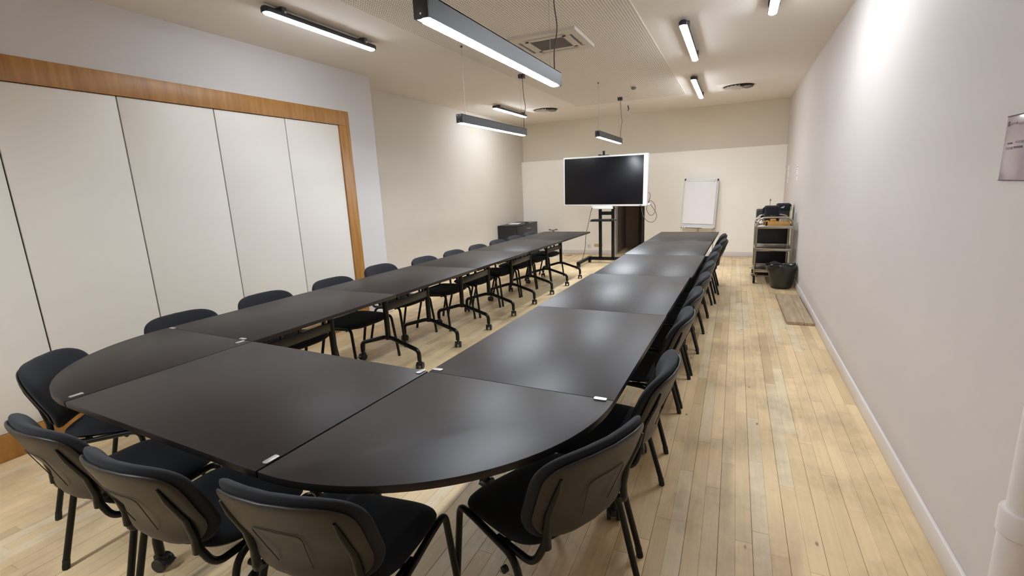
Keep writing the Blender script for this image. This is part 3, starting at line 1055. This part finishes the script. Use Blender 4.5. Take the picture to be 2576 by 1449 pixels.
for xx in (-0.315, 0.275):
    fcbox('corner_cap', (xx, -0.016, 1.485), (xx + 0.03, 0.016, 1.525), MT['black'], bv=0.003)
for xx in (-0.318, 0.288):
    fcbox('corner_cap', (xx, -0.016, 0.57), (xx + 0.02, 0.016, 0.59), MT['black'], bv=0.003)
fcbox('pen_tray', (-0.30, -0.075, 0.578), (0.29, -0.012, 0.592), MT['plastic_white'], bv=0.003)
fcbox('pen_tray', (-0.23, -0.077, 0.572), (0.08, -0.05, 0.582), MT['black'], bv=0.002)
for s in (-1, 1):
    MB().tube([(s * 0.27, 0.0, 0.60), (s * 0.32, -0.18, 0.0)], 0.011, 10).obj('leg', MT['chrome'], fc)
MB().tube([(0, 0.06, 1.30), (0, 0.13, 0.0)], 0.011, 10).obj('leg', MT['chrome'], fc)

# ------------------------------------------------------------------ black cabinet in the corner
cb = thing('cabinet', 'low black cabinet standing in the far corner', 'cabinet', (0, 0, 0))
cx0, cx1, cy0, cy1, cz1 = XL + 0.016, -3.985, 8.80, 9.88, 0.755
box('body', (cx0, cy0, 0.04), (cx1, cy1, cz1 - 0.022), MT['cabinet'], cb, bevel=0.002)
box('top', (cx0, cy0 - 0.008, cz1 - 0.022), (cx1 + 0.02, cy1 + 0.008, cz1), MT['cabinet'], cb, bevel=0.002)
box('plinth', (cx0, cy0 + 0.03, 0.0), (cx1 - 0.03, cy1 - 0.03, 0.04), MT['black'], cb)
ym = (cy0 + cy1) / 2
for k, (a, b) in enumerate([(cy0 + 0.004, cy1 - 0.004)]):
    d = box('door', (cx1 + 0.001, a, 0.045), (cx1 + 0.019, b, cz1 - 0.026), MT['cabinet'], cb, bevel=0.002)
    hy = (a + b) / 2 + 0.02
    MB().tube(smooth_path([(cx1 + 0.019, hy - 0.09, 0.665), (cx1 + 0.048, hy - 0.07, 0.66), (cx1 + 0.052, hy, 0.655), (cx1 + 0.048, hy + 0.07, 0.66), (cx1 + 0.019, hy + 0.09, 0.665)]), 0.006, 8).obj('handle', MT['chrome'], d)
pp = MB().box((-4.33, 9.12, cz1), (-4.12, 9.38, cz1 + 0.012), Matrix.Rotation(0.2, 3, 'Z')).obj('folder', MT['paper'], bevel=0.002)
tag(pp, 'white folder lying on the black corner cabinet', 'folder')
dv = MB().box((-4.10, 9.44, cz1), (-4.02, 9.56, cz1 + 0.02), Matrix.Rotation(0.4, 3, 'Z')).obj('remote_control', MT['black'], bevel=0.004)
tag(dv, 'small black remote beside the folder on the corner cabinet', 'remote')

# ------------------------------------------------------------------ sockets and papers on walls
so = thing('wall_socket', 'white socket plate low on back wall beside the cable', 'socket', (-2.87, YB, 0.18))
box('plate', (-0.04, -0.012, -0.04), (0.04, 0, 0.04), MT['plastic_white'], so, bevel=0.003)
box('pin_hole', (-0.02, -0.0135, 0.0), (-0.008, -0.011, 0.012), MT['slot'], so)
so = thing('wall_socket', 'yellowed double socket plate low on back wall behind the stand', 'socket', (-2.67, YB, 0.20))
box('plate', (-0.09, -0.012, -0.03), (0.09, 0, 0.03), MT['yellowed'], so, bevel=0.003)
for xx in (-0.045, 0.045):
    MB().lathe([(0.02, -0.0125), (0.022, -0.014)], 14, (xx, 0, 0), 'y').obj('socket_ring', MT['yellowed'], so)
so = thing('cable_outlet', 'small dark outlet with two plugs on back wall above the table end', 'socket', (-3.70, YB, 0.515))
box('box', (-0.024, -0.03, -0.035), (0.024, 0, 0.02), MT['brown_door'], so, bevel=0.003)
box('plate', (-0.05, -0.008, 0.01), (0.05, 0, 0.035), MT['plastic_white'], so, bevel=0.002)
MB().tube([(-0.045, -0.02, 0.022), (-0.10, -0.03, 0.036)], [0.006, 0.011], 8).obj('plug', MT['black'], so)
MB().tube([(0.03, -0.02, 0.03), (0.10, -0.03, 0.034)], [0.005, 0.010], 8).obj('plug', MT['black'], so)


def wall_paper(y0, y1, z0, z1, label, base, lines, name='notice'):
    t = thing(name, label, 'notice', (XR, (y0 + y1) / 2, (z0 + z1) / 2))
    hy, hz = abs(y1 - y0) / 2, (z1 - z0) / 2
    box('sheet', (-0.004, -hy, -hz), (0, hy, hz), base, t, bevel=0.0008)
    for (a, b, c, d, m) in lines:
        box('print_line', (-0.0052, -hy + a * 2 * hy, -hz + c * 2 * hz), (-0.0038, -hy + b * 2 * hy, -hz + d * 2 * hz), MT[m], t)
    return t


wall_paper(1.92, 2.19, 1.465, 1.672, 'laminated mauve notice on the plain right wall', MT['sleeve'],
           [(0.75, 0.92, 0.86, 0.885, 'ink_pale'), (0.93, 0.96, 0.84, 0.91, 'ink'), (0.52, 0.72, 0.84, 0.87, 'ink_pale'), (0.80, 0.90, 0.56, 0.585, 'ink'), (0.55, 0.72, 0.565, 0.60, 'ink_pale'), (0.78, 0.92, 0.48, 0.515, 'ink_pale'), (0.55, 0.74, 0.49, 0.52, 'ink'), (0.0, 1.0, 0.985, 1.0, 'ink'), (0.0, 1.0, 0.0, 0.012, 'ink')])
wall_paper(9.50, 9.72, 1.385, 1.668, 'tall faded notice at the far end of right wall', MT['paper'], [(0.1, 0.5, 0.7, 0.74, 'ink_pale'), (0.3, 0.6, 0.25, 0.33, 'ink_pale')])
wall_paper(8.16, 8.32, 1.43, 1.655, 'small printed notice on right wall above the trolley', MT['paper'], [(0.15, 0.85, 0.84, 0.9, 'ink_pale'), (0.15, 0.85, 0.70, 0.74, 'ink_pale'), (0.3, 0.6, 0.28, 0.36, 'ink')])

# heating pipe by the right wall
pi = thing('wall_pipe', 'white painted vertical pipe with a collar beside the right wall', 'pipe', (XR - 0.062, 1.578, 0))
MB().cyl((0, 0, 0), (0, 0, 0.535), 0.048, 24).obj('lower_pipe', MT['trim'], pi)
MB().lathe([(0.048, 0.53), (0.053, 0.535), (0.053, 0.600), (0.050, 0.606), (0.042, 0.606)], 24).obj('collar', MT['trim'], pi)
MB().cyl((0, 0, 0.60), (0, 0, HC), 0.041, 24).obj('upper_pipe', MT['trim'], pi)
for zz in (0.95, 2.3):
    box('pipe_bracket', (0.02, -0.015, zz), (0.062, 0.015, zz + 0.03), MT['trim'], pi)

# ------------------------------------------------------------------ trolley and what it carries
tr = thing('service_trolley', 'stainless three-tier service trolley parked by right wall', 'trolley', (0, 0, 0))
ux0, ux1, uy0, uy1 = 0.300, 0.745, 7.60, 8.15
for yy in (uy0, uy1):
    hoop = arc_path([(ux0, yy, 0.12), (ux0, yy, 0.945), (ux1, yy, 0.945), (ux1, yy, 0.12)], 0.13, 10)
    MB().tube(hoop, 0.0135, 12, up=(0, 1, 0)).obj('hoop_frame', MT['chrome'], tr)
for zz in (0.81, 0.49, 0.185):
    sh = box('tray', (ux0 + 0.005, uy0 + 0.005, zz - 0.012), (ux1 - 0.005, uy1 - 0.005, zz - 0.006), MT['chrome'], tr)
    for lo, hi in (((ux0, uy0 - 0.012, zz - 0.02), (ux1, uy0 + 0.002, zz + 0.02)), ((ux0, uy1 - 0.002, zz - 0.02), (ux1, uy1 + 0.012, zz + 0.02)),
                   ((ux0 - 0.008, uy0, zz - 0.02), (ux0 + 0.004, uy1, zz + 0.02)), ((ux1 - 0.004, uy0, zz - 0.02), (ux1 + 0.008, uy1, zz + 0.02))):
        box('tray_rim', lo, hi, MT['chrome'], sh, bevel=0.002)
for xx in (ux0, ux1):
    for yy in (uy0, uy1):
        c = MB().lathe([(0.016, 0.05), (0.05, 0.052), (0.05, 0.058), (0.016, 0.06)], 16, (xx, yy, 0.08)).box((xx - 0.022, yy - 0.012, 0.05), (xx - 0.017, yy + 0.03, 0.12)).box((xx + 0.017, yy - 0.012, 0.05), (xx + 0.022, yy + 0.03, 0.12)).obj('caster', MT['chrome'], tr)
        MB().lathe([(0.02, -0.012), (0.05, -0.014), (0.054, -0.008), (0.054, 0.008), (0.05, 0.014), (0.02, 0.012)], 20, (xx, yy + 0.015, 0.054), 'x').obj('wheel', MT['rubber'], c)
        MB().lathe([(0.03, -0.0155), (0.03, 0.0155)], 16, (xx, yy + 0.015, 0.054), 'x').obj('wheel_hub', MT['plastic_white'], c)
T1 = 0.81 - 0.006
bg = thing('black_bag', 'black zipped equipment bag on the top tier of the trolley', 'bag', (0.50, 7.98, T1), 0)
MB().box((-0.10, -0.10, 0), (0.09, 0.09, 0.285)).obj('body', MT['fabric'], bg, bevel=0.025, seg=3)
MB().tube(smooth_path([(-0.095, -0.05, 0.26), (-0.115, -0.06, 0.24), (-0.12, -0.06, 0.20), (-0.10, -0.06, 0.19)]), 0.016, 10).obj('strap', MT['fabric'], bg)
box('zip_band', (-0.08, -0.104, 0.14), (0.07, -0.099, 0.152), MT['wheel'], bg)
rod = thing('metal_rod', 'thin chrome rod with round knob rising behind the black bag', 'rod', (0.475, 8.108, T1))
MB().cyl((0, 0, 0), (0, 0, 0.36), 0.004, 8).obj('rod', MT['chrome'], rod)
MB().lathe([(0.002, 0.345), (0.011, 0.352), (0.014, 0.363), (0.011, 0.374), (0.002, 0.381)], 14).obj('knob', MT['chrome'], rod)
MB().lathe([(0.03, 0), (0.03, 0.008), (0.01, 0.014)], 16).obj('base', MT['chrome'], rod)
bk = thing('wire_basket', 'ochre basket of small jars on the front of the trolley', 'basket', (0.575, 7.72, T1))
mb = MB().box((-0.13, -0.08, 0), (0.13, 0.08, 0.008))
for lo, hi in (((-0.13, -0.085, 0), (0.13, -0.078, 0.075)), ((-0.13, 0.078, 0), (0.13, 0.085, 0.075)), ((-0.135, -0.085, 0), (-0.128, 0.085, 0.09)), ((0.128, -0.085, 0), (0.135, 0.085, 0.09))):
    mb.box(lo, hi)
mb.obj('basket', MT['ochre'], bk, bevel=0.002)
for s in (-1, 1):
    MB().box((s * 0.14 - 0.022, -0.05, 0.078), (s * 0.14 + 0.022, 0.05, 0.086)).obj('grip', MT['ochre'], bk, bevel=0.002)
jr = thing('jar', 'flat amber jar lying in the ochre basket', 'jar', (0.635, 7.72, T1 + 0.0095))
box('glass', (-0.055, -0.05, 0), (0.055, 0.05, 0.10), MT['glass'], jr, bevel=0.012)
box('lid', (-0.05, -0.045, 0.10), (0.05, 0.045, 0.114), MT['clip'], jr, bevel=0.003)
jb = MB().box((-0.035, -0.035, 0), (0.035, 0.035, 0.10)).obj('packet', MT['ochre'], bevel=0.006)
jb.location = (0.505, 7.715, T1 + 0.0095)
tag(jb, 'crumpled yellow packet standing in the ochre basket', 'packet')
pot = thing('metal_pot', 'small chrome pot at the left of the trolley top', 'pot', (0.375, 7.812, T1), math.radians(150))
MB().lathe([(0.045, 0), (0.058, 0.02), (0.056, 0.06), (0.040, 0.085), (0.036, 0.09)], 20).obj('body', MT['chrome'], pot)
MB().lathe([(0.04, 0.09), (0.03, 0.10), (0.008, 0.106), (0.008, 0.118), (0.002, 0.120)], 20).obj('lid', MT['chrome'], pot)
MB().tube(smooth_path([(0.055, 0, 0.07), (0.085, 0, 0.07), (0.09, 0, 0.04), (0.056, 0, 0.025)]), 0.006, 8).obj('handle', MT['chrome'], pot)
nap = MB().box((0.316, 7.94, T1), (0.362, 8.08, T1 + 0.13)).obj('metal_holder', MT['chrome'], bevel=0.006)
tag(nap, 'upright chrome holder behind the small pot on the trolley', 'holder')
dish = MB().lathe([(0.03, 0), (0.055, 0.006), (0.075, 0.022), (0.072, 0.024), (0.03, 0.010)], 22).obj('dish', MT['plastic_white'])
dish.location = (0.365, 7.688, T1)
dish.scale = (0.62, 0.62, 1)
tag(dish, 'small white dish at the front left of the trolley top', 'dish')
bx2 = MB().box((0.47, 7.813, T1), (0.545, 7.872, T1 + 0.16)).obj('card_box', MT['black'], bevel=0.003)
tag(bx2, 'small black carton between the pot and the basket', 'box')

# tall black case standing behind the trolley
tc_ = thing('equipment_case', 'tall black case with lime edging standing behind the trolley', 'case', (0.55, 8.36, 0))
box('body', (-0.24, -0.12, 0.0), (0.20, 0.12, 1.02), MT['black'], tc_, bevel=0.02, seg=3)
box('lid', (0.03, -0.125, 0.98), (0.22, 0.125, 1.10), MT['fabric'], tc_, bevel=0.03, seg=3)
box('edging', (0.201, -0.122, 0.03), (0.212, -0.10, 1.06), MT['lime'], tc_, bevel=0.003)
for k in range(3):
    MB().box((0.085 + k * 0.014, -0.1275, 1.035), (0.092 + k * 0.014, -0.1245, 1.055 + 0.006 * k), Matrix.Rotation(0.5, 3, 'Y')).obj('emblem_bar', MT['plastic_white'], tc_)

# waste bin with liner
bn = thing('waste_bin', 'black waste bin with shiny black liner beside the trolley', 'bin', (0.628, 7.37, 0))
MB().lathe([(0.12, 0.0), (0.125, 0.008), (0.165, 0.29), (0.168, 0.30), (0.155, 0.30), (0.115, 0.012)], 32).obj('bin_body', MT['bin'], bn)
mb = MB()
n = 40
rings = []
for i, (rr, zz) in enumerate([(0.128, 0.02), (0.150, 0.13), (0.172, 0.22), (0.182, 0.275), (0.188, 0.318), (0.180, 0.328), (0.165, 0.31), (0.150, 0.20)]):
    for j in range(n):
        a = 2 * PI * j / n
        w = rr * (1 + (0.035 if 0 < i < 6 else 0.01) * math.sin(5 * a + i) + 0.02 * math.sin(11 * a + 2.3 * i))
        if i in (3, 4, 5):
            w += 0.014 * max(0, math.cos(a - PI)) ** 2
        rings.append((min(w * math.cos(a), 0.160), w * math.sin(a), zz + (0.014 * math.sin(3 * a + 1) + 0.008 * math.sin(7 * a) if i > 2 else 0)))
fs = [(i * n + j, i * n + (j + 1) % n, (i + 1) * n + (j + 1) % n, (i + 1) * n + j) for i in range(7) for j in range(n)]
mb.add(rings, fs).obj('bin_liner', MT['bag'], bn, angle=60)

# loose board lying by the skirting
bd = thing('loose_board', 'worn wooden board lying on the floor along right skirting', 'board', (0.662, 6.14, 0), 0.01)
mb = MB().box((-0.125, -0.66, 0.0), (0.035, 0.66, 0.032)).box((0.0365, -0.66, 0.0), (0.125, 0.66, 0.028))
MB().box((-0.125, -0.66, 0.0), (0.035, 0.66, 0.034)).obj('plank', MT['board'], bd, bevel=0.006)
MB().box((0.037, -0.655, 0.0), (0.125, 0.66, 0.029)).obj('plank', MT['board'], bd, bevel=0.005)

# sheets on the floor under the far end of the partition-side row
sh = MB().box((-3.62, 9.48, 0.0), (-3.38, 9.70, 0.008), Matrix.Rotation(0.3, 3, 'Z')).obj('paper_stack', MT['paper'])
tag(sh, 'white papers left on the floor near the back wall', 'paper')
rt = MB().box((-3.36, 9.86, 0.0), (-3.18, 9.92, 0.004), Matrix.Rotation(-0.2, 3, 'Z')).obj('red_strip', MT['red'])
tag(rt, 'short red strip on the floor by the back skirting', 'strip')
